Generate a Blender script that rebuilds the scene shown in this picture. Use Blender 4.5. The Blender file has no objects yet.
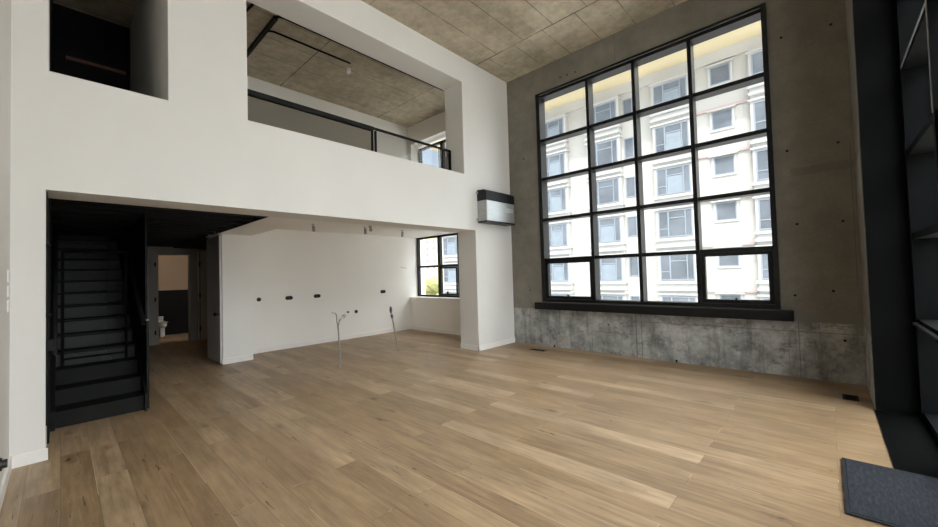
import bpy, bmesh, math, random
from mathutils import Vector, Matrix
random.seed(4)
C = bpy.context.scene.collection
sc = bpy.context.scene

# ------------------------------------------------------------------ materials
class NT:
    def __init__(s, name):
        s.m = bpy.data.materials.new(name); s.m.use_nodes = True
        s.t = s.m.node_tree; s.b = s.t.nodes['Principled BSDF']
    def n(s, typ, **kw):
        nd = s.t.nodes.new(typ)
        for k, v in kw.items(): setattr(nd, k, v)
        return nd
    def l(s, a, b): s.t.links.new(a, b)
    def math(s, op, a, b=None, c=None):
        nd = s.n('ShaderNodeMath', operation=op)
        for i, v in enumerate((a, b, c)):
            if v is None: continue
            if isinstance(v, (int, float)): nd.inputs[i].default_value = v
            else: s.l(v, nd.inputs[i])
        return nd.outputs[0]
    def mix(s, fac, a, b, blend='MIX'):
        nd = s.n('ShaderNodeMix', data_type='RGBA', blend_type=blend)
        for sock, v in ((nd.inputs[0], fac), (nd.inputs[6], a), (nd.inputs[7], b)):
            if isinstance(v, (int, float)): sock.default_value = v
            elif isinstance(v, tuple): sock.default_value = (*v, 1)
            else: s.l(v, sock)
        return nd.outputs[2]
    def noise(s, vec, scale, detail=4, rough=.55):
        nd = s.n('ShaderNodeTexNoise'); nd.inputs['Scale'].default_value = scale
        nd.inputs['Detail'].default_value = detail; nd.inputs['Roughness'].default_value = rough
        s.l(vec, nd.inputs['Vector']); return nd.outputs['Fac']
    def ramp(s, fac, stops):
        nd = s.n('ShaderNodeValToRGB'); e = nd.color_ramp.elements
        while len(e) < len(stops): e.new(.5)
        for el, (p, c) in zip(e, stops):
            el.position = p; el.color = (*c, 1) if isinstance(c, tuple) else (c, c, c, 1)
        s.l(fac, nd.inputs[0]); return nd.outputs[0]
    def maprange(s, v, a, b, c, d):
        nd = s.n('ShaderNodeMapRange'); s.l(v, nd.inputs[0])
        for i, x in enumerate((a, b, c, d)): nd.inputs[i+1].default_value = x
        return nd.outputs[0]
    def obj(s): return s.n('ShaderNodeTexCoord').outputs['Object']
    def mapping(s, vec, scale=(1, 1, 1), loc=(0, 0, 0), rot=(0, 0, 0)):
        nd = s.n('ShaderNodeMapping'); s.l(vec, nd.inputs[0])
        nd.inputs['Scale'].default_value = scale; nd.inputs['Location'].default_value = loc
        nd.inputs['Rotation'].default_value = rot
        return nd.outputs[0]
    def bump(s, h, strength=.2, dist=.01):
        nd = s.n('ShaderNodeBump'); nd.inputs['Strength'].default_value = strength
        nd.inputs['Distance'].default_value = dist
        s.l(h, nd.inputs['Height']); s.l(nd.outputs[0], s.b.inputs['Normal'])

def plain(name, col, rough=.5, metal=0, var=.06, nscale=6, spec=.5, bump=0):
    t = NT(name); v = t.obj()
    f = t.noise(v, nscale)
    c1 = tuple(max(0, x*(1-var)) for x in col); c2 = tuple(min(1, x*(1+var)) for x in col)
    t.l(t.ramp(f, [(.3, c1), (.7, c2)]), t.b.inputs['Base Color'])
    t.b.inputs['Roughness'].default_value = rough; t.b.inputs['Metallic'].default_value = metal
    t.b.inputs['Specular IOR Level'].default_value = spec
    if bump: t.bump(t.noise(v, 120, 2), bump, .002)
    return t.m

def glass(name, tint=(1, 1, 1), refl=1.0, rough=0.0):
    t = NT(name); nt = t.t; nt.nodes.remove(t.b)
    tr = t.n('ShaderNodeBsdfTransparent'); tr.inputs[0].default_value = (*tint, 1)
    gl = t.n('ShaderNodeBsdfGlossy'); gl.inputs['Roughness'].default_value = rough
    lw = t.n('ShaderNodeLayerWeight'); lw.inputs[0].default_value = .5
    fr = t.math('MULTIPLY_ADD', t.math('POWER', lw.outputs['Facing'], 5.0), .94, .03)
    mx = t.n('ShaderNodeMixShader')
    t.l(t.math('MULTIPLY', fr, refl), mx.inputs[0]); t.l(tr.outputs[0], mx.inputs[1]); t.l(gl.outputs[0], mx.inputs[2])
    t.l(mx.outputs[0], t.t.nodes['Material Output'].inputs[0]); return t.m

def concrete_wall():
    t = NT('concrete_wall'); v = t.obj()
    sep = t.n('ShaderNodeSeparateXYZ'); t.l(v, sep.inputs[0]); X, Z = sep.outputs[0], sep.outputs[2]
    big = t.noise(v, .9, 5, .6); mid = t.noise(v, 4.5, 6, .65); fine = t.noise(v, 38, 3)
    up = t.ramp(big, [(.3, (.175, .158, .13)), (.5, (.205, .188, .157)), (.72, (.245, .226, .19))])
    lo = t.ramp(t.noise(v, 3.2, 8, .72), [(.40, (.24, .24, .23)), (.5, (.335, .335, .32)), (.60, (.44, .435, .415))])
    # the lower pour with drip stains
    wob = t.math('MULTIPLY_ADD', t.noise(v, 3, 2), .02, .735)
    below = t.math('LESS_THAN', Z, wob)
    drip = t.noise(t.mapping(v, (7, 1, .9)), 1.0, 5, .7)
    lo = t.mix(t.maprange(drip, .53, .63, 0, .5), lo, (.12, .118, .112))
    scr = t.noise(t.mapping(v, (3.2, 1, 5.5), (3, 0, 1)), 1.0, 6, .75)
    lo = t.mix(t.maprange(scr, .56, .60, 0, .55), lo, (.12, .12, .115))
    col = t.mix(below, up, lo)
    col = t.mix(t.math('MULTIPLY_ADD', below, .3, .25), col, t.ramp(mid, [(.38, .34), (.62, .67)]), 'OVERLAY')
    col = t.mix(.25, col, t.ramp(fine, [(.3, .38), (.7, .62)]), 'OVERLAY')
    def rect(x0, x1, z0, z1):
        a = t.math('COMPARE', X, (x0+x1)/2, (x1-x0)/2); b = t.math('COMPARE', Z, (z0+z1)/2, (z1-z0)/2)
        return t.math('MULTIPLY', a, b)
    seams = [(-2.425, -2.405, 0, .74), (-2.335, -2.32, 0, .74), (-3.225, -3.212, 0, .46), (-4.56, -4.55, 0, .74),
             (-3.2, -2.4, .375, .385), (-2.32, .31, .605, .615), (-.31, -.30, 0, .74), (-4.99, -4.25, 3.05, 3.056),
             (-4.99, -4.3, 4.93, 4.937), (-2.60, -2.59, 5.14, 5.69), (.265, .275, 1.2, 3.0)]
    m = None
    for s_ in seams:
        r = rect(*s_); m = r if m is None else t.math('MAXIMUM', m, r)
    col = t.mix(t.math('MULTIPLY', m, .6), col, (.10, .095, .085))
    col = t.mix(t.math('MULTIPLY', rect(-.31, .31, 2.68, 2.79), .45), col, (.13, .12, .10))
    col = t.mix(t.math('MULTIPLY', rect(-.34, .31, .735, .875), .75), col, (.205, .195, .175))
    t.l(col, t.b.inputs['Base Color']); t.b.inputs['Roughness'].default_value = .78
    t.b.inputs['Specular IOR Level'].default_value = .3
    t.bump(t.math('ADD', t.math('MULTIPLY', mid, .7), t.math('MULTIPLY', fine, .3)), .25, .012)
    return t.m

def concrete_ceiling():
    t = NT('concrete_ceiling'); v = t.obj()
    sep = t.n('ShaderNodeSeparateXYZ'); t.l(v, sep.inputs[0]); X, Y = sep.outputs[0], sep.outputs[1]
    big = t.noise(v, 1.1, 6, .65); mid = t.noise(v, 6, 6, .7); fine = t.noise(v, 45, 2)
    col = t.ramp(big, [(.36, (.43, .37, .27)), (.5, (.52, .455, .345)), (.64, (.61, .54, .41))])
    rows = t.math('GREATER_THAN', Y, 5.7)
    xs = t.math('MULTIPLY_ADD', rows, .35, t.math('DIVIDE', t.math('ADD', X, 20.0), .61))
    cell = t.math('FLOOR', xs)
    wn = t.n('ShaderNodeTexWhiteNoise', noise_dimensions='2D'); cmb = t.n('ShaderNodeCombineXYZ')
    t.l(cell, cmb.inputs[0]); t.l(rows, cmb.inputs[1]); t.l(cmb.outputs[0], wn.inputs['Vector'])
    col = t.mix(1.0, col, t.ramp(wn.outputs['Value'], [(0, .86), (1, 1.0)]), 'MULTIPLY')
    col = t.mix(.4, col, t.ramp(mid, [(.37, .33), (.63, .67)]), 'OVERLAY')
    col = t.mix(.2, col, t.ramp(fine, [(.3, .38), (.7, .62)]), 'OVERLAY')
    s1 = t.math('COMPARE', t.math('FRACT', xs), .5, .014)
    s2 = t.math('MAXIMUM', t.math('COMPARE', Y, 5.7, .012), t.math('COMPARE', Y, 3.25, .010))
    sm = t.math('MAXIMUM', t.math('MULTIPLY', s1, .75), s2)
    sm = t.math('MULTIPLY', sm, t.maprange(t.noise(v, 2.5, 3), .35, .55, .35, .95))
    col = t.mix(sm, col, (.12, .105, .08))
    vo = t.n('ShaderNodeTexVoronoi'); vo.inputs['Scale'].default_value = 2.6; t.l(v, vo.inputs['Vector'])
    col = t.mix(t.math('MULTIPLY', t.math('LESS_THAN', vo.outputs['Distance'], .05), .6), col, (.13, .11, .085))
    t.l(col, t.b.inputs['Base Color']); t.b.inputs['Roughness'].default_value = .72
    t.b.inputs['Specular IOR Level'].default_value = .3
    t.bump(mid, .15, .01); return t.m

def oak_floor():
    t = NT('oak_floor'); v = t.obj()
    br = t.n('ShaderNodeTexBrick'); br.offset = .37; br.offset_frequency = 2
    i = br.inputs
    i['Scale'].default_value = 1; i['Brick Width'].default_value = 2.1; i['Row Height'].default_value = .185
    i['Mortar Size'].default_value = .0016; i['Mortar Smooth'].default_value = .2; i['Bias'].default_value = 0
    i['Color1'].default_value = (0, 0, 0, 1); i['Color2'].default_value = (1, 1, 1, 1); i['Mortar'].default_value = (.5, .5, .5, 1)
    t.l(v, i['Vector'])
    rnd = br.outputs['Color']
    base = t.ramp(rnd, [(0, (.270, .182, .102)), (.35, (.305, .208, .120)), (.75, (.342, .240, .144)), (1, (.42, .305, .195))])
    rv = t.n('ShaderNodeCombineXYZ'); t.l(t.math('MULTIPLY', rnd, 37.), rv.inputs[2])
    add = t.n('ShaderNodeVectorMath', operation='ADD'); t.l(v, add.inputs[0]); t.l(rv.outputs[0], add.inputs[1]); pv = add.outputs[0]
    grain = t.noise(t.mapping(pv, (1.3, 16, 1)), 1.6, 7, .65)
    fineg = t.noise(t.mapping(pv, (3, 90, 1)), 1.2, 3, .6)
    blot = t.noise(t.mapping(pv, (1, 2.5, 1)), 1.5, 4, .6)
    col = t.mix(.55, base, t.ramp(grain, [(.36, (.33, .31, .28)), (.64, (.66, .65, .63))]), 'OVERLAY')
    col = t.mix(.3, col, t.ramp(fineg, [(.3, .36), (.7, .62)]), 'OVERLAY')
    col = t.mix(.5, col, t.ramp(blot, [(.36, .36), (.64, .63)]), 'OVERLAY')
    # knots and cracks
    dist = t.noise(pv, 9, 3)
    dv = t.n('ShaderNodeVectorMath', operation='MULTIPLY_ADD'); t.l(dist, dv.inputs[0]); dv.inputs[1].default_value = (.10, .10, 0); t.l(pv, dv.inputs[2])
    vo = t.n('ShaderNodeTexVoronoi'); vo.inputs['Scale'].default_value = 1.0; t.l(t.mapping(dv.outputs[0], (1.5, 4.2, 1)), vo.inputs['Vector'])
    halo = t.maprange(vo.outputs['Distance'], .03, .20, .75, 0)
    sel = t.n('ShaderNodeSeparateColor'); t.l(vo.outputs['Color'], sel.inputs[0])
    on = t.math('GREATER_THAN', sel.outputs[0], .40)
    col = t.mix(t.math('MULTIPLY', halo, on), col, (.13, .075, .038))
    core = t.math('MULTIPLY', t.math('LESS_THAN', vo.outputs['Distance'], .045), on)
    col = t.mix(core, col, (.035, .022, .014))
    cr = t.noise(t.mapping(pv, (1.0, 20, 1), (5, 2, 0)), 1.1, 2, .4)
    crack = t.math('MULTIPLY', t.math('COMPARE', cr, .68, .005), .8)
    col = t.mix(crack, col, (.05, .032, .02))
    st_ = t.noise(t.mapping(pv, (.7, 9, 1), (2, 7, 0)), 1.0, 3, .5)
    col = t.mix(t.maprange(st_, .60, .72, 0, .55), col, (.19, .118, .062))
    lt = t.noise(t.mapping(v, (.35, 5.4, 1), (1, 3, 0)), 1.0, 1, .3)
    seamcol = t.mix(t.math('GREATER_THAN', lt, .56), (.13, .085, .05), (.62, .50, .36))  # dark joints, some coloured pale for glints on reflective plank edges
    col = t.mix(t.math('MULTIPLY', br.outputs['Fac'], .75), col, seamcol)
    t.l(col, t.b.inputs['Base Color'])
    t.l(t.maprange(grain, .3, .7, .36, .5), t.b.inputs['Roughness'])
    t.b.inputs['Specular IOR Level'].default_value = .45
    t.bump(t.math('SUBTRACT', t.math('MULTIPLY', grain, .4), br.outputs['Fac']), .12, .004)
    return t.m

def perforated():
    t = NT('perforated_black_steel'); v = t.obj()
    sep = t.n('ShaderNodeSeparateXYZ'); t.l(v, sep.inputs[0])
    def c(o): return t.math('SUBTRACT', t.math('FRACT', t.math('MULTIPLY', o, 240.)), .5)
    a, b = c(sep.outputs[1]), c(sep.outputs[2])
    r = t.math('ADD', t.math('MULTIPLY', a, a), t.math('MULTIPLY', b, b))
    t.l(t.math('GREATER_THAN', r, .07), t.b.inputs['Alpha'])
    t.l(t.ramp(t.noise(v, 8), [(.3, (.016, .0155, .015)), (.7, (.021, .0205, .0195))]), t.b.inputs['Base Color'])
    t.b.inputs['Roughness'].default_value = .5; return t.m

def brushed_steel():
    t = NT('brushed_steel'); v = t.obj()
    g = t.noise(t.mapping(v, (1, 2, 160)), 2, 4)
    t.l(t.ramp(g, [(.3, (.50, .53, .54)), (.7, (.68, .70, .71))]), t.b.inputs['Base Color'])
    t.b.inputs['Metallic'].default_value = .9; t.b.inputs['Roughness'].default_value = .38; return t.m

def mat_fabric():
    t = NT('doormat_fabric'); v = t.obj()
    f = t.noise(t.mapping(v, (60, 14, 1)), 1, 4, .7); g = t.noise(v, 160, 2)
    col = t.ramp(f, [(.3, (.015, .017, .022)), (.55, (.025, .028, .035)), (.75, (.042, .046, .055))])
    col = t.mix(.5, col, t.ramp(g, [(.3, .3), (.7, .7)]), 'OVERLAY')
    t.l(col, t.b.inputs['Base Color']); t.b.inputs['Roughness'].default_value = .95
    t.b.inputs['Specular IOR Level'].default_value = .15
    t.bump(g, .5, .004); return t.m

def leaves(name, c1, c2):
    t = NT(name); v = t.obj()
    t.l(t.ramp(t.noise(v, 2.2, 6, .7), [(.35, c1), (.65, c2)]), t.b.inputs['Base Color'])
    t.b.inputs['Roughness'].default_value = .8; t.bump(t.noise(v, 3, 5, .8), 1, .5); return t.m

M = dict(
    white=plain('white_plaster', (.78, .765, .735), .65, var=.02, nscale=1.2, spec=.3),
    kwhite=plain('white_kitchen_paint', (.88, .86, .82), .6, var=.015, nscale=1.2, spec=.3),
    trim=plain('white_trim_paint', (.86, .845, .815), .4, var=.01),
    concrete=concrete_wall(), ceiling=concrete_ceiling(), oak=oak_floor(),
    frame=plain('black_window_aluminium', (.007, .0073, .008), .42, var=.1, spec=.3),
    steel=plain('black_steel', (.0028, .003, .0034), .7, var=.25, nscale=3, spec=.08),
    stair=plain('dark_stair_steel', (.010, .0098, .0092), .6, var=.15, spec=.2),
    perf=perforated(), black=plain('matt_black', (.007, .007, .007), .6, var=.1, spec=.25),
    blackwall=plain('black_paint', (.006, .006, .0065), .7, var=.15, nscale=2, spec=.2),
    stone=plain('black_threshold_stone', (.0018, .0018, .0019), .85, var=.35, nscale=9, spec=.04),
    plug=plain('black_socket_plastic', (.012, .012, .012), .35, var=.05),
    brushed=brushed_steel(), galv=plain('galvanised_steel', (.42, .43, .42), .4, .7, var=.15, nscale=20),
    mat=mat_fabric(), matedge=plain('doormat_rubber', (.016, .018, .022), .8, spec=.2),
    door=plain('grey_door_paint', (.70, .675, .665), .45, var=.02),
    creamdoor=plain('cream_door_paint', (.86, .80, .68), .5, var=.02),
    greige=plain('greige_hall_paint', (.46, .42, .36), .6, var=.02),
    tile=plain('black_bathroom_tile', (.004, .004, .0045), .5, var=.1, spec=.2),
    beige=plain('beige_bathroom_paint', (.62, .50, .38), .6, var=.02),
    china=plain('white_china', (.8, .8, .78), .15, var=.01),
    brown=plain('brown_wood', (.16, .075, .045), .5, var=.2),
    pipe=plain('grey_plastic_conduit', (.25, .23, .21), .45, var=.06), chrome=plain('dull_chrome', (.55, .54, .52), .3, .8, var=.08),
    spot=plain('grey_spotlight_metal', (.30, .29, .28), .4, .3),
    vent=plain('brown_vent_grille', (.06, .045, .032), .5),
    frost=plain('frosted_lamp_glass', (.72, .70, .66), .3),
    glass=glass('window_glass', (.96, .98, .98)), smoke=glass('smoked_glass', (.66, .64, .61), .6), clear=glass('clear_rail_glass', (.86, .86, .85), .6),
    facade=plain('cream_facade_render', (.43, .417, .39), .85, var=.03, nscale=.6, spec=.2),
    facade2=plain('white_facade_render', (.45, .443, .43), .85, var=.03, nscale=.6, spec=.2),
    eave=plain('cream_eave_paint', (.66, .57, .38), .8, var=.03, nscale=.5, spec=.2),
    pink=plain('pink_ledge_paint', (.42, .33, .32), .8, var=.04, spec=.2),
    fframe=plain('grey_facade_window_frame', (.22, .25, .29), .5),
    pane=plain('facade_window_pane', (.125, .14, .16), .10, var=.3, nscale=.5),
    curtain=plain('facade_curtain', (.20, .235, .27), .5, var=.12, nscale=2),
    yellow=plain('yellow_tower_render', (.62, .53, .30), .85, spec=.2), towerglass=plain('tower_window', (.20, .20, .20), .3),
    asphalt=plain('street_asphalt', (.40, .39, .37), .9, var=.1, nscale=.3),
    leaf=leaves('yellow_green_leaves', (.22, .24, .07), (.45, .43, .17)), bark=plain('bark', (.16, .11, .07), .9),
    roof=plain('roof_render', (.45, .43, .40), .8),
)

# ------------------------------------------------------------------ mesh helpers
def box(bm, x0, x1, y0, y1, z0, z1):
    v = [bm.verts.new(p) for p in ((x0,y0,z0),(x1,y0,z0),(x1,y1,z0),(x0,y1,z0),(x0,y0,z1),(x1,y0,z1),(x1,y1,z1),(x0,y1,z1))]
    for f in ((0,3,2,1),(4,5,6,7),(0,1,5,4),(1,2,6,5),(2,3,7,6),(3,0,4,7)): bm.faces.new([v[i] for i in f])
    return v
def B(*boxes):
    bm = bmesh.new()
    for b in boxes: box(bm, *b)
    return bm
def tube(bm, p0, p1, r0, r1=None, n=16, cap=True):
    r1 = r0 if r1 is None else r1
    p0, p1 = Vector(p0), Vector(p1); d = (p1-p0).normalized()
    a = d.orthogonal().normalized(); b = d.cross(a)
    R = []
    for p, r in ((p0, r0), (p1, r1)):
        R.append([bm.verts.new(p+(a*math.cos(2*math.pi*k/n)+b*math.sin(2*math.pi*k/n))*r) for k in range(n)])
    for k in range(n): bm.faces.new((R[0][k], R[0][(k+1)%n], R[1][(k+1)%n], R[1][k]))
    if cap: bm.faces.new(R[0][::-1]); bm.faces.new(R[1])
def pathtube(bm, pts, r, n=12):
    pts = [Vector(p) for p in pts]; rings = []
    a = None
    for i, p in enumerate(pts):
        d = (pts[min(i+1, len(pts)-1)]-pts[max(i-1, 0)]).normalized()
        a = (a - d*a.dot(d)).normalized() if a is not None else d.orthogonal().normalized()
        b = d.cross(a)
        rings.append([bm.verts.new(p+(a*math.cos(2*math.pi*k/n)+b*math.sin(2*math.pi*k/n))*r) for k in range(n)])
    for A, Bq in zip(rings, rings[1:]):
        for k in range(n): bm.faces.new((A[k], A[(k+1)%n], Bq[(k+1)%n], Bq[k]))
    bm.faces.new(rings[0][::-1]); bm.faces.new(rings[-1])
def ball(bm, c, r, sx=1, sy=1, sz=1, u=20, v=12):
    m = Matrix.Translation(c) @ Matrix.Diagonal((r*sx, r*sy, r*sz, 1))
    bmesh.ops.create_uvsphere(bm, u_segments=u, v_segments=v, radius=1, matrix=m)
def grid_solid(xs, ys, zs, solid):
    """cells of a grid, only the outer faces of the solid cells"""
    bm = bmesh.new(); V = {}
    def vert(i, j, k):
        if (i,j,k) not in V: V[i,j,k] = bm.verts.new((xs[i], ys[j], zs[k]))
        return V[i,j,k]
    S = {(i,j,k): solid((xs[i]+xs[i+1])/2, (ys[j]+ys[j+1])/2, (zs[k]+zs[k+1])/2)
         for i in range(len(xs)-1) for j in range(len(ys)-1) for k in range(len(zs)-1)}
    F = {(-1,0,0): ((0,0,0),(0,0,1),(0,1,1),(0,1,0)), (1,0,0): ((1,0,0),(1,1,0),(1,1,1),(1,0,1)),
         (0,-1,0): ((0,0,0),(1,0,0),(1,0,1),(0,0,1)), (0,1,0): ((0,1,0),(0,1,1),(1,1,1),(1,1,0)),
         (0,0,-1): ((0,0,0),(0,1,0),(1,1,0),(1,0,0)), (0,0,1): ((0,0,1),(1,0,1),(1,1,1),(0,1,1))}
    for (i,j,k), s in S.items():
        if not s: continue
        for d, q in F.items():
            if not S.get((i+d[0], j+d[1], k+d[2]), False):
                bm.faces.new([vert(i+a, j+b, k+c) for a, b, c in q])
    return bm
def wall_holes(x0, x1, y0, y1, z0, z1, holes):
    """holes: boxes cut right through"""
    xs = {x0, x1}; ys = {y0, y1}; zs = {z0, z1}
    for h in holes:
        for s, a, b, lo, hi in ((xs, h[0], h[1], x0, x1), (ys, h[2], h[3], y0, y1), (zs, h[4], h[5], z0, z1)):
            for q in (a, b):
                if lo < q < hi: s.add(q)
    def solid(x, y, z): return not any(h[0] < x < h[1] and h[2] < y < h[3] and h[4] < z < h[5] for h in holes)
    return grid_solid(sorted(xs), sorted(ys), sorted(zs), solid)

def obj(name, bm, mat, parent=None, bevel=0, smooth=False, loc=None, label=None):
    off = Vector(parent_world(parent)) if parent else Vector((0, 0, 0))
    if bevel:
        bmesh.ops.bevel(bm, geom=bm.edges[:], offset=bevel, segments=2, affect='EDGES', profile=.6)
    me = bpy.data.meshes.new(name)
    bmesh.ops.recalc_face_normals(bm, faces=bm.faces[:])
    base = off if loc is None else Vector(loc)
    for v in bm.verts: v.co -= base
    bm.to_mesh(me); bm.free()
    if smooth:
        for p in me.polygons: p.use_smooth = True
        try: me.set_sharp_from_angle(angle=math.radians(40))
        except Exception: pass
    me.materials.append(M[mat] if isinstance(mat, str) else mat)
    o = bpy.data.objects.new(name, me); C.objects.link(o)
    if parent: o.parent = parent; o.location = base-off
    else: o.location = base
    if label: o['label'] = label
    return o
def parent_world(o):
    p = Vector(o.location)
    while o.parent: o = o.parent; p += Vector(o.location)
    return p
def thing(name, loc, label, cat, group=None):
    o = bpy.data.objects.new(name, None); C.objects.link(o); o.location = loc; o.empty_display_size = .1
    tag(o, label, cat, group); return o
def tag(o, label, cat, group=None):
    o['label'] = label; o['category'] = cat
    if group: o['group'] = group
    return o
def struct(name, bm, mat, label=None, cat='wall', parent=None):
    o = obj(name, bm, mat, parent)
    o['kind'] = 'structure'
    if not parent: o['label'] = label; o['category'] = cat
    return o
def sroot(name, loc, label, cat):
    o = thing(name, loc, label, cat); o['kind'] = 'structure'; return o
def dup(root, loc, label, rotz=0):
    r = root.copy(); C.objects.link(r); r.location = loc; r['label'] = label
    if rotz: r.rotation_euler.z = rotz
    for ch in list(root.children):
        c = ch.copy(); C.objects.link(c); c.parent = r
        for g in ch.children:
            d = g.copy(); C.objects.link(d); d.parent = c
    return r

H = 5.69; XW = -4.99; XB = -5.475; YN = 6.715

# ------------------------------------------------------------------ setting: floor, ceilings, walls
struct('floor', B((-14.2, .62, -2.8, 7.2, -.2, 0)), 'oak', 'wide oak plank floor with dark knots', 'floor')
struct('ceiling', B((-9.0, 1.55, -2.8, 7.3, H, 5.98)), 'ceiling', 'board marked raw concrete ceiling slab', 'ceiling')  # runs past the glazing as an unseen overhang added to block sun
struct('wall_west', wall_holes(XB, XW, -.29, YN, 0, H, [(-9, 0, -.09, 5.55, -1, 2.351), (-9, 0, -.075, .775, 3.417, 5.204), (-9, 0, 1.53, 5.275, 3.417, 5.204)]),
       'white', 'tall white plastered wall with one wide low opening and two upper openings')
struct('wall_south', B((XB, -2.4, -.45, -.29, 0, H), (-2.4, -2.25, -2.8, -.29, 0, H), (-2.25, .62, -2.8, -2.65, 0, H)), 'white', 'white plastered wall at the left end of the living room')
wn = struct('wall_north', wall_holes(XB, .30, YN, 6.98, 0, H, [(-4.25, -.49, 0, 9, .9, 5.13)]), 'concrete', 'raw concrete wall around the big black gridded window')
struct('wall_east', B((.30, .9, 5.68, 6.98, 0, H)), 'concrete', 'raw concrete return beside the black steel plate')
# form tie holes in the concrete
for i, (x, z) in enumerate([(-.33, 3.04), (.166, 3.03), (-.267, 2.04), (.171, 2.03), (-.325, 1.09), (.13, .53), (-.33, 4.6), (.16, 4.55), (-4.55, 1.13), (-4.6, 3.9), (-3.68, 5.32), (-3.53, 5.31), (-3.36, 5.30), (-2.9, .52), (.05, 1.15)]):
    bm = bmesh.new(); tube(bm, (x, YN-.0015, z), (x, YN+.002, z), .016, n=12)
    struct('tie_hole', bm, 'black', parent=wn)

# kitchen
struct('wall_kitchen_west', B((-8.8, -8.6, 2.49, 7.3, 0, 2.8)), 'kwhite', 'white kitchen back wall dotted with black sockets')
struct('wall_kitchen_north', wall_holes(-8.6, XB, 6.72, 7.25, 0, 2.8, [(-8.61, -5.61, 6.7, 7.3, .9, 2.575)]), 'kwhite', 'white low wall under the kitchen window')
struct('ceiling_kitchen', B((-8.6, XB, 2.49, 6.72, 2.58, 2.8)), 'kwhite', 'white kitchen ceiling with small spotlights', 'ceiling')
struct('beam_kitchen', B((-8.8, XB, 1.93, 2.49, 2.351, 2.8)), 'kwhite', 'white dropped beam beside the black steel ceiling', 'beam')
struct('wall_closet', B((-8.93, -8.0, 2.0, 2.49, 0, 2.351)), 'kwhite', 'white closet block at the corner of hall and kitchen')
# mezzanine
struct('wall_mezzanine_west', B((-8.7, -8.5, .875, 7.2, 2.8, H)), 'kwhite', 'white back wall of the mezzanine under the concrete ceiling')
struct('wall_mezzanine_north', wall_holes(-8.5, XB, 6.72, 7.1, 2.8, H, [(-8.38, -5.7, 0, 9, 3.75, 5.18)]), 'kwhite', 'white mezzanine wall around its window')
struct('wall_stairwell', B((-8.2, XB, .775, .875, 2.8, H)), 'kwhite', 'white stairwell wall behind the upper left opening')
struct('floor_mezzanine', B((-8.5, XB, .875, 6.72, 2.8, 2.83)), 'oak', 'oak floor of the mezzanine', 'floor')
# black stairwell and hall
struct('wall_stair_south', B((-12.2, XB, -.3, -.075, 0, H)), 'blackwall', 'black wall along the left side of the stairs')
struct('wall_stair_west', B((-8.35, -8.2, -.075, .875, 3.0, H)), 'blackwall', 'black wall deep in the upper left opening')
struct('wall_stair_hall', B((-11.9, -6.12, .710, .728, 0, 2.36)), 'blackwall', 'black steel partition between stairs and hall')
bm = B((-11.9, XB, -.075, 1.93, 2.47, 2.52))
x = -5.62
while x > -11.8:
    box(bm, x-.06, x, -.075, 1.91, 2.36, 2.47); x -= .42
box(bm, -8.0, XB, 1.912, 1.929, 2.353, 2.47)
struct('ceiling_hall', bm, 'blackwall', 'black steel deck ceiling with ribs over stairs and hall', 'ceiling')
wh = struct('wall_hall_west', wall_holes(-12.0, -11.9, -.075, 2.75, 0, 2.47, [(-13, 0, 1.6, 2.26, -1, 2.21)]), 'greige', 'pale wall at the end of the dark hall')
struct('wall_hall_north', B((-11.9, -8.8, 2.68, 2.75, 0, 2.47)), 'greige', 'pale side wall of the hall behind the closet')
struct('ceiling_hall_north', B((-11.9, -8.8, 1.93, 2.68, 2.36, 2.47)), 'blackwall', 'black ceiling strip by the hall doors', 'ceiling')
struct('wall_bathroom_west', B((-14.1, -13.9, .6, 3.4, 0, 1.28)), 'tile', 'black tiled lower wall seen through the bathroom door')
struct('wall_bathroom_upper', B((-14.1, -13.9, .6, 3.4, 1.28, 2.6)), 'beige', 'warm beige upper wall seen through the bathroom door')
struct('wall_bathroom_south', B((-13.9, -12.0, .6, .75, 0, 2.6)), 'tile', 'black tiled side wall of the bathroom')
struct('wall_bathroom_north', B((-13.9, -12.0, 3.25, 3.4, 0, 2.6)), 'tile', 'black tiled far side wall of the bathroom')
struct('ceiling_bathroom', B((-14.1, -12.0, .6, 3.4, 2.6, 2.7)), 'kwhite', 'white bathroom ceiling', 'ceiling')

# baseboards
def bb(name, b, label): struct(name, B(b), 'trim', label, 'baseboard')
bb('baseboard_kitchen', (-8.6, -8.578, 2.50, 6.72, 0, .1), 'white baseboard along the kitchen back wall')
bb('baseboard_kitchen_north', (-8.578, -5.57, 6.698, 6.72, 0, .1), 'white baseboard under the kitchen window')
bb('baseboard_closet', (-8.0, -7.98, 1.985, 2.49, 0, .1), 'white baseboard on the closet block')
bb('baseboard_pier_north', (XW, XW+.015, 5.535, YN, 0, .1), 'white baseboard on the pier by the concrete wall')
bb('baseboard_pier_north_side', (XB, XW+.015, 5.535, 5.55, 0, .1), 'white baseboard on the inner side of the pier')
bb('baseboard_pier_south', (XW, XW+.015, -.29, -.075, 0, .1), 'white baseboard on the narrow pier left of the stairs')
bb('baseboard_south', (XW+.015, -2.4, -.29, -.275, 0, .1), 'white baseboard along the left end wall')
struct('trim_1', B((XB, XW, 6.7, YN-.001, .1, .1005)), 'trim', 'thin trim', 'trim') if False else None

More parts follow.
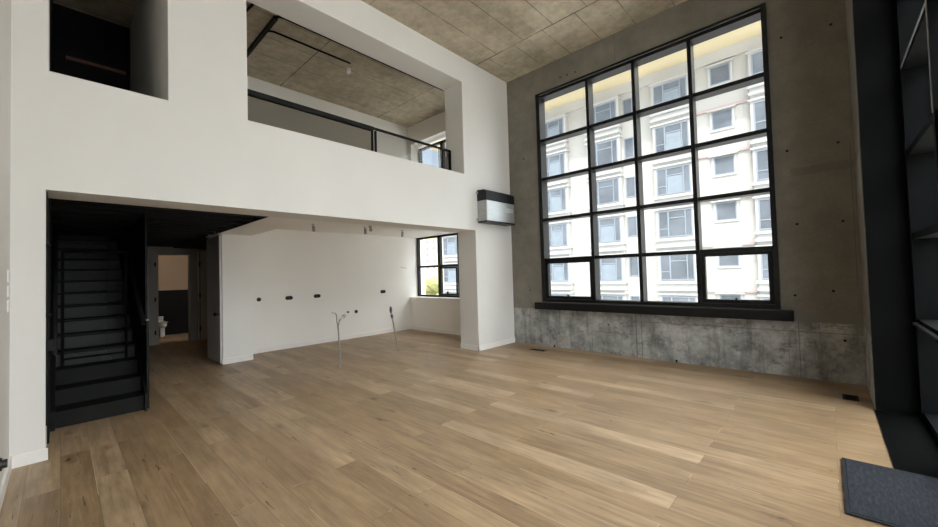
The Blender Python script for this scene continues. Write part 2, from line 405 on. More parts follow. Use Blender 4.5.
# ------------------------------------------------------------------ the big north window
zl = [.92, 1.74, 2.55, 3.38, 4.17, 5.10]
xl = [-4.15, -3.135, -2.295, -1.44, -.51]
w1 = sroot('window_1', (-2.37, YN, .9), 'tall black gridded window of four by five panes in the concrete wall', 'window')
Y0, Y1 = YN-.02, YN+.20
obj('frame', B((-4.25, -4.17, Y0, Y1, .9, 5.13), (-.535, -.475, Y0-.02, Y1, .9, 5.15), (-4.17, -.535, Y0, Y1, 5.045, 5.10), (-4.25, -.535, Y0-.01, Y1, 5.125, 5.15), (-4.17, -.535, Y0, Y1, .9, .955)), 'frame', w1)
obj('head_strip', B((-4.17, -.535, Y0+.015, Y1-.1, 5.10, 5.125)), 'galv', w1, label='pale metal strip along the window head')
for x in xl[1:4]:
    obj('mullion', B((x-.028, x+.028, Y0, Y0+.04, .955, 5.07), (x-.022, x+.022, Y0+.04, Y1, .955, 5.07)), 'frame', w1)
for z in zl[1:5]:
    b = []
    xe = [-4.17]+xl[1:4]+[-.535]
    for a, c in zip(xe, xe[1:]): b.append((a+(.028 if a > -4.1 else 0), c-(.028 if c < -.6 else 0), Y0+.012, Y1-.01, z-.03, z+.03))
    obj('transom', B(*b), 'frame', w1)
def sash(x0, x1, z0, z1):
    t = .055
    s_ = obj('sash', B((x0, x0+t, Y0+.03, Y0+.11, z0, z1), (x1-t, x1, Y0+.03, Y0+.11, z0, z1), (x0+t, x1-t, Y0+.03, Y0+.11, z1-t, z1), (x0+t, x1-t, Y0+.03, Y0+.11, z0, z0+t)), 'frame', w1)
    xm = (x0+x1)/2
    obj('handle', B((xm-.05, xm+.05, Y0+.0, Y0+.03, z0+.015, z0+.05), (xm-.012, xm+.012, Y0-.02, Y0+.03, z0+.05, z0+.085)), 'black', s_, bevel=.004)
sash(-4.165, -3.165, .958, 1.714); sash(-1.41, -.54, .958, 1.714)
xe = [-4.17]+xl[1:4]+[-.535]; ze = [.955]+zl[1:5]+[5.07]
for a, c in zip(xe, xe[1:]):
    for d, e in zip(ze, ze[1:]):
        obj('glass_pane', B((a+.02, c-.02, Y1-.06, Y1-.05, d+.02, e-.02)), 'glass', w1)
struct('trim_1', B((-4.36, -.345, YN-.135, YN-.021,   .752, .885)), 'black', 'deep black window sill across the concrete wall', 'sill')
struct('trim_2', B((-4.36, -.345, YN-.021, YN, .80, .87)), 'frame', 'black packing behind the window sill', 'sill') if False else None

# kitchen window
def small_window(name, loc, x0, x1, z0, z1, y, xm, zm, label, sash_right=False):
    r = sroot(name, loc, label, 'window'); t = .05
    fb = [(x0, x0+t, y, y+.09, z0, z1), (x1-t, x1, y, y+.09, z0, z1), (x0+t, x1-t, y, y+.09, z1-t, z1), (x0+t, x1-t, y, y+.09, z0, z0+t)]
    obj('frame', B(*fb), 'frame', r)
    for m in xm: obj('mullion', B((m-.05, m+.05, y, y+.09, z0+t, z1-t)), 'frame', r)
    xs = [x0+t]+list(xm)+[x1-t]
    for a, c in zip(xs, xs[1:]):
        a2 = a+(.05 if a in xm else 0); c2 = c-(.05 if c in xm else 0)
        if zm: obj('transom', B((a2, c2, y, y+.09, zm-.03, zm+.03)), 'frame', r)
        for lo, hi in (((z0+t, zm-.03), (zm+.03, z1-t)) if zm else ((z0+t, z1-t),)):
            obj('glass_pane', B((a2, c2, y+.05, y+.058, lo, hi)), 'glass', r)
    return r
w2 = small_window('window_2', (-7.4, 7.05, .9), -8.59, -5.62, .9, 2.57, 7.0, [-7.66, -6.9, -6.25], 1.74, 'black framed kitchen window above the white low wall')  # part hidden by the pier widened to let more light into the kitchen
s_ = obj('sash', B((-7.605, -7.56, 6.975, 7.0, .955, 1.705), (-7.0, -6.955, 6.975, 7.0, .955, 1.705), (-7.56, -7.0, 6.975, 7.0, .955, 1.0), (-7.56, -7.0, 6.975, 7.0, 1.66, 1.705)), 'frame', w2)
obj('handle', B((-7.34, -7.22, 6.94, 6.975, .96, .995), (-7.30, -7.26, 6.92, 6.96, .995, 1.06)), 'black', s_, bevel=.004)
w3 = small_window('window_3', (-7.5, 6.9, 3.8), -8.37, -5.71, 3.76, 5.10, 6.98, [-7.42, -6.5], None, 'small black framed window of the mezzanine seen above the parapet')  # part hidden by the jamb widened to brighten the mezzanine

# ------------------------------------------------------------------ glazed right wall (curtain wall) beside the camera
struct('wall_east_light_block', B((.60, .85, -2.65, -.17, .012, H)), 'white', 'unseen white wall behind the camera, added to cut light beside the glazed wall')  # out-of-view wall added to lessen light on the left side of the room
w4 = sroot('window_4', (.7, 1.5, 0), 'black framed glazed wall beside the black plate, seen at a grazing angle', 'window')
ys = [5.60, 4.27, 3.17, 2.07, .97, -.13]
GX0, GX1 = .60, .80
for y in ys:
    obj('mullion', B((GX0, GX1, y-.035, y+.035, .01, 5.68)), 'steel', w4)
for z in [.04, .92, 1.74, 2.55, 3.38, 4.17, 5.10, 5.65]:
    b = []
    for a, c in zip(ys, ys[1:]):
        if c == 3.17 and z in (.92, 1.74): continue
        b.append((GX0+.012, GX1-.01, c+.035, a-.035, z-.03, z+.03))
    obj('transom', B(*b), 'steel', w4)
for a, c in zip(ys, ys[1:]):
    obj('glass_pane', B((GX1-.06, GX1-.05, c+.03, a-.03, .05, 5.64)), 'glass', w4)
obj('lit_edge_strip', B((GX0-.004, GX0, 4.30, 5.55, 3.36, 3.385), (GX0-.004, GX0, 4.262, 4.285, 2.56, 3.385)), 'galv', w4, label='thin pale strip standing in for lit frame edges')  # pale strips put in for light catching the black frame edges
obj('ledge', B((GX0-.03, GX0, 4.31, 5.50, .90, .925)), 'frame', w4, label='narrow dark grey ledge')
d4 = obj('door_panel', B((GX0+.02, GX0+.07, 3.215, 3.30, .08, 2.5), (GX0+.02, GX0+.07, 4.14, 4.225, .08, 2.5), (GX0+.02, GX0+.07, 3.30, 4.14, 2.42, 2.5), (GX0+.02, GX0+.07, 3.30, 4.14, .08, .18)), 'steel', w4)
struct('wall_plate', B((.306, .62, 5.645, 5.68, .012, H)), 'steel', 'tall black steel plate right of the concrete return', 'wall panel')
struct('trim_3', B((.298, .84, -2.65, 5.645, 0, .008)), 'stone', 'black stone threshold strip along the glazed wall', 'threshold')
struct('trim_4', B((.28, .298, -2.65, 5.645, 0, .004)), 'creamdoor', 'pale edge strip between oak floor and black threshold', 'threshold trim') if False else None

# ------------------------------------------------------------------ doors in hall
d1 = sroot('door_1', (-8.5, 1.99, 0), 'grey closet door with a black knob facing the hall', 'door')
obj('leaf', B((-8.92, -8.03, 1.965, 2.0, .01, 2.33)), 'door', d1, bevel=.003)
bm = bmesh.new(); tube(bm, (-8.105, 1.965, .9), (-8.105, 1.925, .9), .012); ball(bm, (-8.105, 1.905, .9), .032, 1, .8, 1)
obj('knob', bm, 'black', d1, smooth=True, label='black round knob')
d2 = sroot('door_2', (-11.9, 1.93, 0), 'pale door frame of the bathroom at the end of the hall', 'door')
obj('casing', B((-11.9, -11.87, 1.47, 1.6, 0, 2.34), (-11.9, -11.87, 2.26, 2.39, 0, 2.34), (-11.9, -11.87, 1.6, 2.26, 2.21, 2.34)), 'greige', d2)
obj('lining', B((-12.0, -11.9, 1.6, 1.625, 0, 2.21), (-12.0, -11.9, 2.235, 2.26, 0, 2.21), (-12.0, -11.9, 1.625, 2.235, 2.185, 2.21)), 'greige', d2)
for z in (.3, 1.1, 1.95):
    obj('hinge', B((-11.868, -11.855, 1.545, 1.575, z-.05, z+.05)), 'black', d2)
d3 = sroot('door_3', (-11.6, 2.52, 0), 'cream door standing open beside the bathroom door', 'door')
obj('leaf', B((-11.85, -11.81, 2.475, 2.665, .01, 2.30)), 'creamdoor', d3)
obj('jamb', B((-11.86, -11.83, 2.41, 2.44, 0, 2.3)), 'creamdoor', d3)
for z in (.3, 1.15, 1.95):
    obj('hinge', B((-11.84, -11.815, 2.445, 2.468, z-.06, z+.06)), 'black', d3)
# ------------------------------------------------------------------ stairs
st = thing('staircase', (-6.2, .32, 0), 'black steel staircase with perforated risers rising inside the left opening', 'staircase')
NS = 16
for k in range(NS):
    X0 = -5.97-.27*k; z = .175*(k+1)
    wy0, wy1 = -.04, .676
    obj('tread', B((X0-.29, X0+.012, wy0, wy1, z-.032, z)), 'stair', st)
    obj('riser', B((X0-.004, X0-.001, wy0, wy1, z-.172, z-.034)), 'perf' if k > 2 else 'stair', st)
def stringer(y0, y1):
    bm = bmesh.new()
    pts = [(-5.90, 0), (-5.90, .20), (-5.97-.27*15, .175*16+.10), (-5.97-.27*15.8, .175*16-.12), (-6.28, 0)]
    a = [bm.verts.new((x, y0, z)) for x, z in pts]; b = [bm.verts.new((x, y1, z)) for x, z in pts]
    bm.faces.new(a); bm.faces.new(b[::-1])
    for i in range(5): bm.faces.new((a[i], a[(i+1) % 5], b[(i+1) % 5], b[i]))
    return bm
obj('stringer', stringer(-.073, -.041), 'black', st); obj('stringer', stringer(.677, .70), 'black', st)
obj('newel_post', B((-6.12, -5.99, .703, .728, 0, 1.05)), 'stair', st, bevel=.004)
obj('newel_cap', B((-6.12, -5.985, .700, .730, 1.05, 1.060)), 'spot', st, label='greyish top of the newel post')
bm = bmesh.new(); pathtube(bm, [(-5.98, .68, 1.02), (-6.05, .668, 1.10), (-9.9, .668, 3.60)], .026); obj('handrail', bm, 'black', st, smooth=True)
bm = bmesh.new(); pathtube(bm, [(-5.75, -.045, .80), (-5.80, -.045, 1.02), (-9.8, -.045, 3.62)], .022)
for k in range(4):
    X = -5.9-k*1.0; zz = 1.02+(5.80+X)*-.65
    tube(bm, (X, -.073, zz-.02), (X, -.045, zz-.02), .01)
obj('handrail', bm, 'black', st, smooth=True)
gt = thing('stair_gate', (-6.76, .30, .525), 'thin black gate frame with lever handle standing across the stairs', 'gate')
gx0, gx1 = -6.775, -6.745
obj('frame', B((gx0, gx1, .0, .03, .527, 1.93), (gx0, gx1, .575, .60, .527, 1.93), (gx0, gx1, .03, .575, 1.90, 1.93), (gx0, gx1, .03, .575, .60, .62)), 'steel', gt)
bm = bmesh.new(); tube(bm, (gx1, .515, 1.265), (gx1+.045, .515, 1.265), .012); tube(bm, (gx1+.04, .53, 1.265), (gx1+.04, .40, 1.265), .011); tube(bm, (gx1, .515, 1.265), (gx1+.008, .515, 1.265), .032)
obj('handle', bm, 'steel', gt, smooth=True)
bm = bmesh.new(); tube(bm, (gx1-.01, .52, 1.475), (gx1+.012, .52, 1.475), .026); obj('lock', bm, 'steel', gt, smooth=True)
obj('lock_plate', B((gx0+.008, gx0+.02, .545, .575, 1.22, 1.51)), 'steel', gt)
# steel jamb lining and its bolts on the pier
jl = thing('jamb_lining', (-5.2, -.083, 0), 'narrow dark steel lining on the pier edge left of the stairs', 'jamb lining')
obj('plate', B((XB-.02, XW-.04, -.0895, -.080, .28, 2.34)), 'stair', jl)
for z in (1.25, 1.86):
    bm = bmesh.new(); tube(bm, (XW-.005, -.0895, z), (XW-.005, -.06, z), .014); obj('bolt', bm, 'black', jl, smooth=True)
obj('bracket', B((XW-.12, XW+.004, -.0895, -.045, .93, 1.03)), 'black', jl, bevel=.004)

# ------------------------------------------------------------------ mezzanine railing
rl = thing('mezzanine_railing', (-5.3, 3.4, 3.417), 'black handrail with glass panels above the white mezzanine parapet', 'railing')
RX = -5.3
obj('handrail', B((RX-.035, RX+.035, 1.535, 3.47, 3.865, 3.93)), 'black', rl, bevel=.006)
obj('handrail', B((RX-.022, RX+.022, 3.47, 5.22, 3.90, 3.93)), 'black', rl, bevel=.004)
for y in (3.455, 3.515): obj('post', B((RX-.02, RX+.02, y-.012, y+.012, 3.417, 3.88)), 'black', rl)
obj('post', B((RX-.022, RX+.022, 5.19, 5.22, 3.417, 3.90)), 'black', rl)
obj('panel', B((RX-.006, RX+.006, 1.54, 3.44, 3.417, 3.87)), 'smoke', rl, label='smoked grey glass panel')
obj('panel', B((RX-.005, RX+.005, 3.53, 4.88, 3.417, 3.9)), 'clear', rl, label='clear glass panel')
obj('panel', B((RX-.006, RX+.006, 4.90, 5.19, 3.417, 3.9)), 'smoke', rl, label='short smoked glass panel at the rail end')
# conduits and lamp on the mezzanine ceiling
cd = thing('ceiling_conduit', (-6.5, 2.36, H), 'black cable conduits branching across the mezzanine concrete ceiling', 'conduit')
bm = bmesh.new(); box(bm, -7.9, -6.24, 2.31, 2.37, H-.05, H); obj('trunk', bm, 'black', cd)
bm = bmesh.new(); pathtube(bm, [(-6.24, 2.34, H-.02), (-6.19, 2.37, H-.02), (-6.17, 2.43, H-.02), (-6.17, 5.9, H-.02)], .02); obj('branch', bm, 'black', cd, smooth=True)
bm = bmesh.new(); pathtube(bm, [(-6.74, 2.36, H-.018), (-6.67, 2.39, H-.018), (-6.64, 2.46, H-.018), (-6.63, 3.86, H-.018)], .016); obj('branch', bm, 'black', cd, smooth=True)
bm = bmesh.new(); pathtube(bm, [(-6.5, 1.95, H-.02), (-6.1, 1.99, H-.02)], .02); obj('branch', bm, 'black', cd, smooth=True)
lp = thing('ceiling_lamp', (-6.85, 3.94, H), 'small round white lamp at the end of the ceiling conduit', 'lamp')
bm = bmesh.new(); tube(bm, (-6.85, 3.94, H), (-6.85, 3.94, H-.03), .05); obj('base', bm, 'trim', lp, smooth=True)
bm = bmesh.new(); ball(bm, (-6.85, 3.94, H-.055), .055); obj('globe', bm, 'frost', lp, smooth=True)
# brown rail in upper left opening
tag(obj('wall_rail', B((-8.2, -8.15, .05, .72, 4.88, 4.93)), 'brown', loc=(-8.2, .4, 4.9)), 'thin brown wooden rail deep in the dark upper left opening', 'rail')

# ------------------------------------------------------------------ wall heater
hz = thing('wall_heater', (-4.87, 6.07, 2.5), 'black and brushed steel wall unit high beside the concrete corner', 'wall unit')
x0, x1, y0, y1 = XW+.001, -4.75, 5.62, 6.53
bm = bmesh.new()
prof = [(x0, 2.93), (x1, 2.93), (x1, 3.10), (x1-.05, 3.14), (x0, 3.15)]
a = [bm.verts.new((x, y0, z)) for x, z in prof]; b = [bm.verts.new((x, y1, z)) for x, z in prof]
bm.faces.new(a); bm.faces.new(b[::-1])
for i in range(5): bm.faces.new((a[i], a[(i+1) % 5], b[(i+1) % 5], b[i]))
obj('hood', bm, 'frame', hz, bevel=.004)
obj('body', B((x0, x1-.012, y0+.006, y1-.006, 2.53, 2.93)), 'galv', hz)
obj('front_panel', B((x1-.012, x1, y0+.015, y1-.015, 2.535, 2.925)), 'brushed', hz, bevel=.003)
obj('base_rail', B((x0, x1+.004, y0+.003, y1-.003, 2.50, 2.53)), 'frame', hz, bevel=.003)
obj('badge', B((x1, x1+.004, 6.22, 6.46, 2.80, 2.815), (x1, x1+.004, 6.43, 6.46, 2.74, 2.80), (x1, x1+.003, 6.22, 6.40, 2.745, 2.77)), 'trim', hz, label='small pale display strip')
for z in (3.07, 2.54): obj('bracket', B((x0, x0+.03, y0-.033, y0, z, z+.045)), 'galv', hz)

# ------------------------------------------------------------------ sockets on the kitchen wall
def socket(y, z, double, label, r=.043, x=-8.6):
    o = thing('socket', (x, y, z), label, 'socket', 'black sockets on the kitchen wall')
    bm = bmesh.new(); w = .075 if double else 0
    N = 24; F_, Bk = [], []
    for k in range(N):
        a = 2*math.pi*k/N; yy = math.cos(a)*r + (w*.5 if math.cos(a) > 0 else -w*.5 if math.cos(a) < 0 else 0); zz = math.sin(a)*r
        Bk.append(bm.verts.new((x+.0005, y+yy, z+zz))); F_.append(bm.verts.new((x+.012, y+yy*.97, z+zz*.96)))
    bm.faces.new(F_); bm.faces.new(Bk[::-1])
    for k in range(N): bm.faces.new((Bk[k], Bk[(k+1) % N], F_[(k+1) % N], F_[k]))
    obj('plate', bm, 'plug', o)
    for dy in ((-w*.5, w*.5) if double else (0,)):
        bm = bmesh.new()
        tube(bm, (x+.0125, y+dy, z), (x+.0135, y+dy, z), r*.55, n=20)
        obj('insert', bm, 'stair', o)
    return o
socket(2.80, 1.097, False, 'round black single socket nearest the closet block')
socket(3.41, 1.09, True, 'wide black double socket, second from the closet block')
socket(4.04, 1.093, True, 'wide black double socket, third from the closet block')
socket(5.83, 1.10, True, 'wide black double socket nearest the kitchen window')
socket(5.03, .647, False, 'low round black socket between the two floor pipes')
def stub(y, z, r, label):
    o = thing('pipe_stub', (-8.6, y, z), label, 'pipe stub')
    bm = bmesh.new(); tube(bm, (-8.5995, y, z), (-8.56, y, z), r); obj('pipe', bm, 'black', o, smooth=True)
    bm = bmesh.new(); tube(bm, (-8.5995, y, z), (-8.59, y, z), r*1.5); obj('collar', bm, 'galv', o, smooth=True)
stub(4.80, .655, .018, 'small grey pipe stub on the wall left of the low socket')
stub(4.69, .565, .032, 'black pipe stub on the wall just behind the forked floor pipe')
bm = bmesh.new(); pathtube(bm, [(-8.6, 6.42, 1.73), (-8.57, 6.47, 1.735), (-8.56, 6.52, 1.72), (-8.57, 6.6, 1.71)], .007)
tag(obj('wire', bm, plain('pink_wire', (.55, .35, .33), .5), loc=(-8.6, 6.5, 1.72), smooth=True), 'short pinkish wire end sticking out beside the kitchen window', 'wire')

# spotlights
sp = thing('spotlight', (-7.405, 3.42, 2.58), 'small grey ceiling spotlight farthest from the kitchen window', 'spotlight', 'kitchen ceiling spotlights')
bm = bmesh.new(); tube(bm, (-7.405, 3.42, 2.58), (-7.405, 3.42, 2.57), .028); tube(bm, (-7.405, 3.42, 2.57), (-7.405, 3.42, 2.52), .008); obj('mount', bm, 'spot', sp, smooth=True)
bm = bmesh.new(); tube(bm, (-7.395, 3.42, 2.545), (-7.405, 3.44, 2.43), .028); obj('lamp_head', bm, 'spot', sp, smooth=True)
dup(sp, (-7.25, 4.49, 2.58), 'grey ceiling spotlight second from the left, near the angled one', .6)
s3 = dup(sp, (-6.78, 4.32, 2.58), 'angled grey spotlight closest to the room, slightly forward of the others', 0)
s3.children[1].rotation_euler = (-.35, .3, 0)
dup(sp, (-7.34, 5.55, 2.58), 'grey ceiling spotlight nearest the kitchen window', 1.0)

# ------------------------------------------------------------------ floor pipes
p1 = thing('floor_pipe', (-6.0, 3.20, 0), 'upright grey pipe pair with forked top left on the kitchen floor', 'pipe', 'service pipes rising from the kitchen floor')
bm = bmesh.new(); pathtube(bm, [(-6.0, 3.185, 0), (-6.0, 3.18, .4), (-6.0, 3.17, .70), (-6.0, 3.19, .77), (-6.0, 3.215, .80)], .012); obj('tube', bm, 'pipe', p1, smooth=True)
bm = bmesh.new(); pathtube(bm, [(-6.02, 3.215, 0), (-6.02, 3.20, .42), (-6.02, 3.17, .72), (-6.02, 3.165, .86), (-6.02, 3.13, .92)], .010); obj('tube', bm, 'pipe', p1, smooth=True)
bm = bmesh.new(); tube(bm, (-6.0, 3.205, .79), (-6.0, 3.26, .835), .011); tube(bm, (-6.0, 3.26, .835), (-6.0, 3.31, .85), .016); tube(bm, (-6.0, 3.24, .86), (-6.0, 3.29, .885), .01); tube(bm, (-6.02, 3.175, .74), (-6.02, 3.165, .88), .024, .018); tube(bm, (-6.02, 3.075, .925), (-6.02, 3.15, .90), .011)
obj('valve', bm, 'chrome', p1, smooth=True, label='dull metal forked valves')
bm = bmesh.new(); tube(bm, (-6.01, 3.20, 0), (-6.01, 3.20, .006), .04); obj('floor_collar', bm, 'pipe', p1, smooth=True)
p2 = thing('floor_pipe', (-6.42, 4.68, 0), 'single leaning thin pipe with taped tip, right on the kitchen floor', 'pipe', 'service pipes rising from the kitchen floor')
A_, E_ = Vector((-6.42, 4.68, 0)), Vector((-6.40, 4.50, .90))
bm = bmesh.new(); pathtube(bm, [A_, A_.lerp(E_, .3), A_.lerp(E_, .6)+Vector((0, .006, 0)), A_.lerp(E_, .86)], .016); obj('tube', bm, 'chrome', p2, smooth=True)
bm = bmesh.new(); tube(bm, A_.lerp(E_, .74), A_.lerp(E_, .82), .026, .022); ball(bm, A_.lerp(E_, .92), .028, 1, .9, 2.6); obj('taped_tip', bm, plain('grey_tape', (.12, .12, .125), .6), p2, smooth=True, label='dark grey taped tip')
bm = bmesh.new(); tube(bm, A_, A_+Vector((0, 0, .006)), .025); obj('floor_collar', bm, 'pipe', p2, smooth=True)

# floor vents
def vent(x0, x1, y0, y1, label, mat):
    o = thing('floor_vent', ((x0+x1)/2, (y0+y1)/2, 0), label, 'floor vent', 'floor vents by the concrete wall')
    obj('frame', B((x0, x1, y0, y0+.02, 0, .006), (x0, x1, y1-.02, y1, 0, .006), (x0, x0+.02, y0+.02, y1-.02, 0, .006), (x1-.02, x1, y0+.02, y1-.02, 0, .006)), mat, o)
    obj('grille', B((x0+.02, x1-.02, y0+.02, y1-.02, 0, .001), *[(x0+.02, x1-.02, y0+.03+k*.022, y0+.038+k*.022, .001, .005) for k in range(int((y1-y0-.05)/.022))]), 'black', o)
vent(-4.27, -3.95, 6.20, 6.33, 'brown slotted floor vent near the white pier corner', 'vent')
vent(.07, .20, 5.90, 6.12, 'small black floor vent in the dark concrete corner', 'black')
for x, y, lab in ((-4.0, 6.69, 'small dark cable stub at the foot of the concrete wall, near the pier'), (-1.80, 6.685, 'small dark cable stub at the foot of the concrete wall, below the third pane column')):
    bm = bmesh.new(); tube(bm, (x, y, 0), (x, y+.003, .028), .010, .013); ball(bm, (x, y+.002, .03), .016, u=12, v=8)
    tag(obj('cable_stub', bm, 'black', loc=(x, y, 0), smooth=True), lab, 'cable stub', 'cable stubs along the concrete wall')

# doormat
dm = thing('doormat', (.33, 3.64, 0), 'dark grey doormat lying across oak floor and black threshold', 'doormat')
Z0 = .0082
obj('pile', B((.045, .575, 3.22, 4.07, Z0, Z0+.010)), 'mat', dm, bevel=.002)
obj('border', B((.025, .045, 3.20, 4.09, Z0, Z0+.007), (.575, .595, 3.20, 4.09, Z0, Z0+.007), (.045, .575, 3.20, 3.22, Z0, Z0+.007), (.045, .575, 4.07, 4.09, Z0, Z0+.007)), 'matedge', dm)

# socket and switch on the left wall
o = thing('socket', (-4.2, -.29, .35), 'black round socket low on the left end wall, half out of frame', 'socket')
bm = bmesh.new(); tube(bm, (-4.0, -.2895, .34), (-4.0, -.262, .34), .045, .04, n=24); obj('plate', bm, 'plug', o, smooth=True)
bm = bmesh.new(); tube(bm, (-4.0, -.262, .34), (-4.0, -.24, .34), .028, n=20); obj('insert', bm, 'plug', o, smooth=True)
sw = thing('light_switch', (-4.75, -.29, 1.45), 'pale grey switch plates stacked on the left end wall', 'light switch')
for k in range(3):
    z = 1.30+k*.12
    p = obj('plate', B((-4.80, -4.70, -.2895, -.281, z, z+.10)), 'trim', sw, bevel=.002)
    obj('rocker', B((-4.785, -4.715, -.281, -.277, z+.02, z+.08)), 'door', p, label='grey rocker')

# toilet in the bathroom
to = thing('toilet', (-13.75, 1.96, .0), 'small white toilet against the black bathroom tiles', 'toilet')
bm = bmesh.new(); ball(bm, (-13.58, 1.93, .33), .17, 1.3, .62, .55); obj('bowl', bm, 'china', to, smooth=True)
obj('seat', B((-13.78, -13.36, 1.83, 2.03, .395, .415)), 'china', to, bevel=.008)
obj('pedestal', B((-13.74, -13.5, 1.88, 1.98, 0, .28)), 'china', to, bevel=.01)
obj('tank', B((-13.898, -13.78, 1.87, 1.99, .2, .55)), 'china', to, bevel=.01)

bl = thing('bathroom_lamp', (-12.7, 1.6, 2.6), 'round lamp on the bathroom ceiling', 'lamp')
bm = bmesh.new(); tube(bm, (-12.7, 1.6, 2.6), (-12.7, 1.6, 2.57), .12, n=24); obj('base', bm, 'trim', bl, smooth=True)

# ------------------------------------------------------------------ outside
st_ = struct('street', B((-400, 300, 7.4, 500, -10.2, -10)), 'asphalt', 'pale street and ground far below the windows', 'street')
struct('ground_east', B((2.95, 300, -200, 7.4, -10.2, -10)), 'asphalt', 'pale ground below the glazed wall', 'ground')
struct('terrace', B((.86, 8.0, -6.0, 6.9, -.16, -.02)), plain('pale_terrace_slab', (.50, .48, .45), .85, var=.05, spec=.2), 'unseen pale terrace slab outside the glazed wall, added to bounce light', 'terrace')  # out-of-view slab added to bounce sunlight up to the ceiling
ab = thing('apartment_building', (-11, 33, -10), 'cream apartment block with bays and pink ledges opposite the big window', 'building')
FY = 29.0
obj('facade', B((-31, 14, FY, FY+11, -10, 15.45)), 'facade', ab)
obj('eave', B((-31.6, 14.6, FY-3.0, FY+11.5, 15.45, 17.2)), 'eave', ab, label='cream yellow projecting eave')
obj('frieze', B((-31, 14, FY-.10, FY, 14.85, 15.45), (-31, 14, FY-.16, FY, 14.72, 14.85)), 'facade2', ab)
def facade_window(x0, x1, z0, z1, y, kind):
    t = .07; xm = x0+(x1-x0)*(.30 if kind == 'bay' else .5)
    b = [(x0, x0+t, y-.06, y, z0, z1), (x1-t, x1, y-.06, y, z0, z1), (x0+t, x1-t, y-.06, y, z0, z0+t), (x0+t, x1-t, y-.06, y, z1-t, z1)]
    if kind == 'bay':
        b += [(xm-.04, xm+.04, y-.06, y, z0+t, z1-t), (x1-.45, x1-.39, y-.06, y, z0+t, z1-t), (xm+.04, x1-.45, y-.05, y, z1-.55, z1-.49), (x0+t, xm-.04, y-.05, y, z0+.55, z0+.61)]
    w = obj('window', B(*b), 'fframe', ab)
    obj('pane', B((x0+t, x1-t, y-.02, y-.004, z0+t, z1-t)), 'pane', w)
    if kind == 'bay' and random.random() < .75:
        obj('curtain', B((xm+.06, x1-.48, y-.03, y-.02, z0+t, z1-.6)), 'curtain', w)
DZ = 2.94
for (bx0, bx1, ks) in [(-17.75, -15.35, range(6)), (-13.55, -10.95, range(6)), (-8.6, -6.2, range(6)), (-3.0, -.6, range(6)), (-30.6, -28.0, range(6))]:
    by = FY-.45
    bxs = []
    bm = B((bx0, bx1, by, FY, -10, 14.6))
    for k in ks:
        T = 14.25-DZ*k
        box(bm, bx0-.10, bx1+.10, by-.14, FY, T+.12, T+.22)
        box(bm, bx0-.10, bx1+.10, by-.14, FY, T-2.05, T-1.88)
        box(bm, bx0-.05, bx1+.05, by-.22, FY, T-2.50, T-2.32)
    obj('bay', bm, 'facade2', ab)
    for k in ks:
        T = 14.25-DZ*k
        facade_window(bx0+.15, bx1-.15, T-1.80, T+.02, by, 'bay')
for k in range(6):
    T = 14.25-DZ*k
    facade_window(-10.75, -10.05, T-1.5, T, FY, 'narrow')
    bm = B((-5.2, -3.85, FY-.08, FY, T-1.08, T-.98), (-5.3, -3.75, FY-.30, FY, T+.22, T+.30), (-5.2, -5.08, FY-.1, FY, T-.98, T+.2), (-3.97, -3.85, FY-.1, FY, T-.98, T+.2))
    obj('surround', bm, 'facade2', ab)
    facade_window(-5.08, -3.97, T-.98, T+.18, FY-.01, 'small')
    obj('ledge', B((-6.15, -3.1, FY-.12, FY, T-2.62, T-2.45)), 'pink', ab, label='thin pink ledge band')
# far tower and trees seen through the kitchen window
tw = thing('tower_block', (-146, 128, -10), 'distant yellow tower with small windows seen through the kitchen window', 'building')
obj('wall', B((-162, -131, 120, 140, -10, 36)), 'yellow', tw)
for cx in (-144.3, -139.2, -134.5):
    for k in range(9):
        z = 4.5+k*3.0
        obj('window', B((cx-.65, cx+.65, 119.9, 120, z, z+1.5)), 'towerglass', tw)
def tree(x, y, h, r, label):
    o = thing('tree', (x, y, -10), label, 'tree', 'trees behind the kitchen window')
    bm = bmesh.new(); tube(bm, (x, y, -10), (x, y, -10+h*.6), .3, .15); obj('trunk', bm, 'bark', o, smooth=True)
    bm = bmesh.new()
    for k in range(26):
        a = random.uniform(0, 6.28); q = random.uniform(0, 1)**.5*r; zz = -10+h*.62+random.uniform(-.35, .38)*h
        m = Matrix.Translation((x+math.cos(a)*q, y+math.sin(a)*q, zz)) @ Matrix.Diagonal((*([r*random.uniform(.25, .42)]*3), 1))
        bmesh.ops.create_icosphere(bm, subdivisions=2, radius=1, matrix=m)
    for v in bm.verts: v.co += Vector((random.uniform(-1, 1), random.uniform(-1, 1), random.uniform(-1, 1)))*r*.06
    obj('crown', bm, 'leaf', o)
tree(-57, 47.5, 10.5, 3.6, 'yellow green tree at the left of the kitchen window view')
tree(-50.5, 52.5, 9.5, 2.6, 'yellow green tree in the middle of the kitchen window view')

# ------------------------------------------------------------------ light
w = bpy.data.worlds.new('World'); sc.world = w; w.use_nodes = True
nt = w.node_tree; bg = nt.nodes['Background']
tc = nt.nodes.new('ShaderNodeTexCoord')
dot = nt.nodes.new('ShaderNodeVectorMath'); dot.operation = 'DOT_PRODUCT'
nt.links.new(tc.outputs['Generated'], dot.inputs[0]); dot.inputs[1].default_value = Vector((.52, -.06, .85)).normalized()
rp = nt.nodes.new('ShaderNodeValToRGB'); e = rp.color_ramp.elements
SKY = 1.0
e[0].position = .60; e[0].color = (0, 0, 0, 1); e[1].position = 1.0; e[1].color = (1, 1, 1, 1)
mr = nt.nodes.new('ShaderNodeMapRange'); nt.links.new(dot.outputs['Value'], mr.inputs[0])
mr.inputs[1].default_value = -1; mr.inputs[2].default_value = 1
nt.links.new(mr.outputs[0], rp.inputs[0])
sepw = nt.nodes.new('ShaderNodeSeparateXYZ'); nt.links.new(tc.outputs['Generated'], sepw.inputs[0])
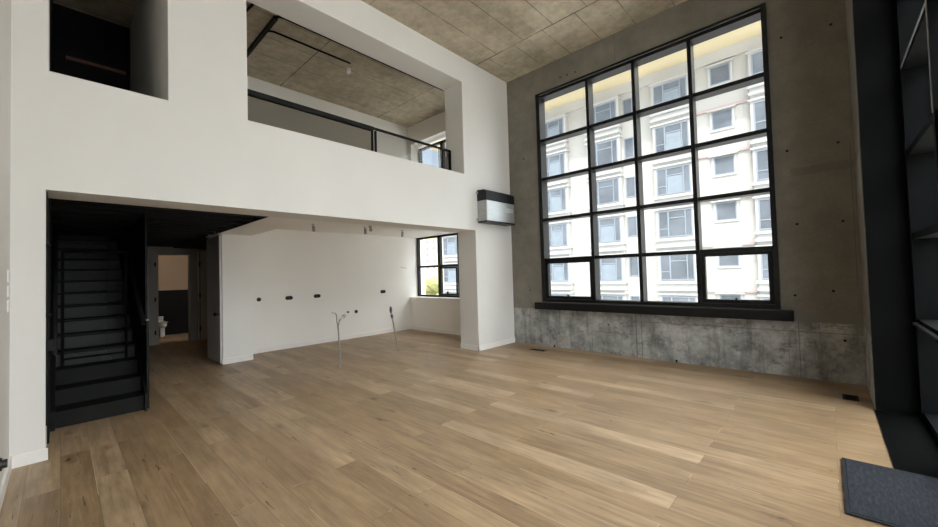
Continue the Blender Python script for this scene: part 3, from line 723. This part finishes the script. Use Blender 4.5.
zr = nt.nodes.new('ShaderNodeValToRGB'); ez = zr.color_ramp.elements
ez[0].position = .0; ez[0].color = (2.4, 2.45, 2.5, 1); ez[1].position = .45; ez[1].color = (.33, .60, 1.05, 1)
nt.links.new(sepw.outputs[2], zr.inputs[0])
zm = nt.nodes.new('ShaderNodeMapRange'); nt.links.new(sepw.outputs[2], zm.inputs[0])
for q, val in zip((1, 2, 3, 4), (.10, .60, .22, 1.0)): zm.inputs[q].default_value = val
pr = nt.nodes.new('ShaderNodeMath'); pr.operation = 'MULTIPLY'
nt.links.new(rp.outputs[0], pr.inputs[0]); nt.links.new(zm.outputs[0], pr.inputs[1])
mx = nt.nodes.new('ShaderNodeMix'); mx.data_type = 'RGBA'
nt.links.new(pr.outputs[0], mx.inputs[0]); nt.links.new(zr.outputs[0], mx.inputs[6]); mx.inputs[7].default_value = (16, 16, 16, 1)
nt.links.new(mx.outputs[2], bg.inputs[0]); bg.inputs[1].default_value = SKY

sun = bpy.data.lights.new('sun', 'SUN'); sun.energy = 4.6; sun.angle = .01; sun.color = (1, .95, .86)
so = bpy.data.objects.new('sun', sun); C.objects.link(so)
so.rotation_euler = Vector((.10, -.52, .83)).to_track_quat('Z', 'Y').to_euler()

def portal(name, loc, rot, sx, sy):
    l = bpy.data.lights.new(name, 'AREA'); l.shape = 'RECTANGLE'; l.size = sx; l.size_y = sy
    l.cycles.is_portal = True
    o = bpy.data.objects.new(name, l); C.objects.link(o); o.location = loc; o.rotation_euler = rot
R90 = math.pi/2
portal('portal_glazed_wall', (.95, 2.75, 2.85), (0, R90, 0), 5.7, 5.9)      # faces -X
portal('portal_north_window', (-2.37, 7.05, 3.0), (-R90, 0, 0), 3.8, 4.3)  # faces -Y
portal('portal_kitchen', (-7.1, 7.3, 1.74), (-R90, 0, 0), 3.0, 1.7)
portal('portal_mezzanine', (-7.05, 7.2, 4.45), (-R90, 0, 0), 2.7, 1.4)

bp = bpy.data.lights.new('bathroom_bulb', 'POINT'); bp.energy = 5.5; bp.color = (1, .66, .38); bp.shadow_soft_size = .1
bo = bpy.data.objects.new('bathroom_bulb', bp); C.objects.link(bo); bo.location = (-12.7, 1.6, 2.45)

# ------------------------------------------------------------------ camera
fpx, yaw, pitch, roll = 382.0985, math.radians(43.08245), math.radians(1.57170), math.radians(-1.64377)
f = Vector((-math.sin(yaw)*math.cos(pitch), math.cos(yaw)*math.cos(pitch), math.sin(pitch)))
r = Vector((math.cos(yaw), math.sin(yaw), 0)); u = r.cross(f)
r2 = r*math.cos(roll)+u*math.sin(roll); u2 = -r*math.sin(roll)+u*math.cos(roll)
cam = bpy.data.cameras.new('camera'); cam.sensor_width = 36; cam.lens = 36*fpx/938; cam.clip_start = .02; cam.clip_end = 1000
co = bpy.data.objects.new('camera', cam); C.objects.link(co)
m = Matrix((r2, u2, -f)).transposed().to_4x4(); m.translation = (0, 0, 1.5); co.matrix_world = m
sc.camera = co

vs = sc.view_settings
sc.display_settings.display_device = 'sRGB'
vs.view_transform = 'Standard'; vs.look = 'None'; vs.gamma = 1; vs.use_curve_mapping = False; vs.exposure = -0.35
sc.cycles.use_denoising = True
sc.cycles.max_bounces = 16; sc.cycles.diffuse_bounces = 8; sc.cycles.glossy_bounces = 6; sc.cycles.transparent_max_bounces = 24
sc.cycles.sample_clamp_indirect = 6.0
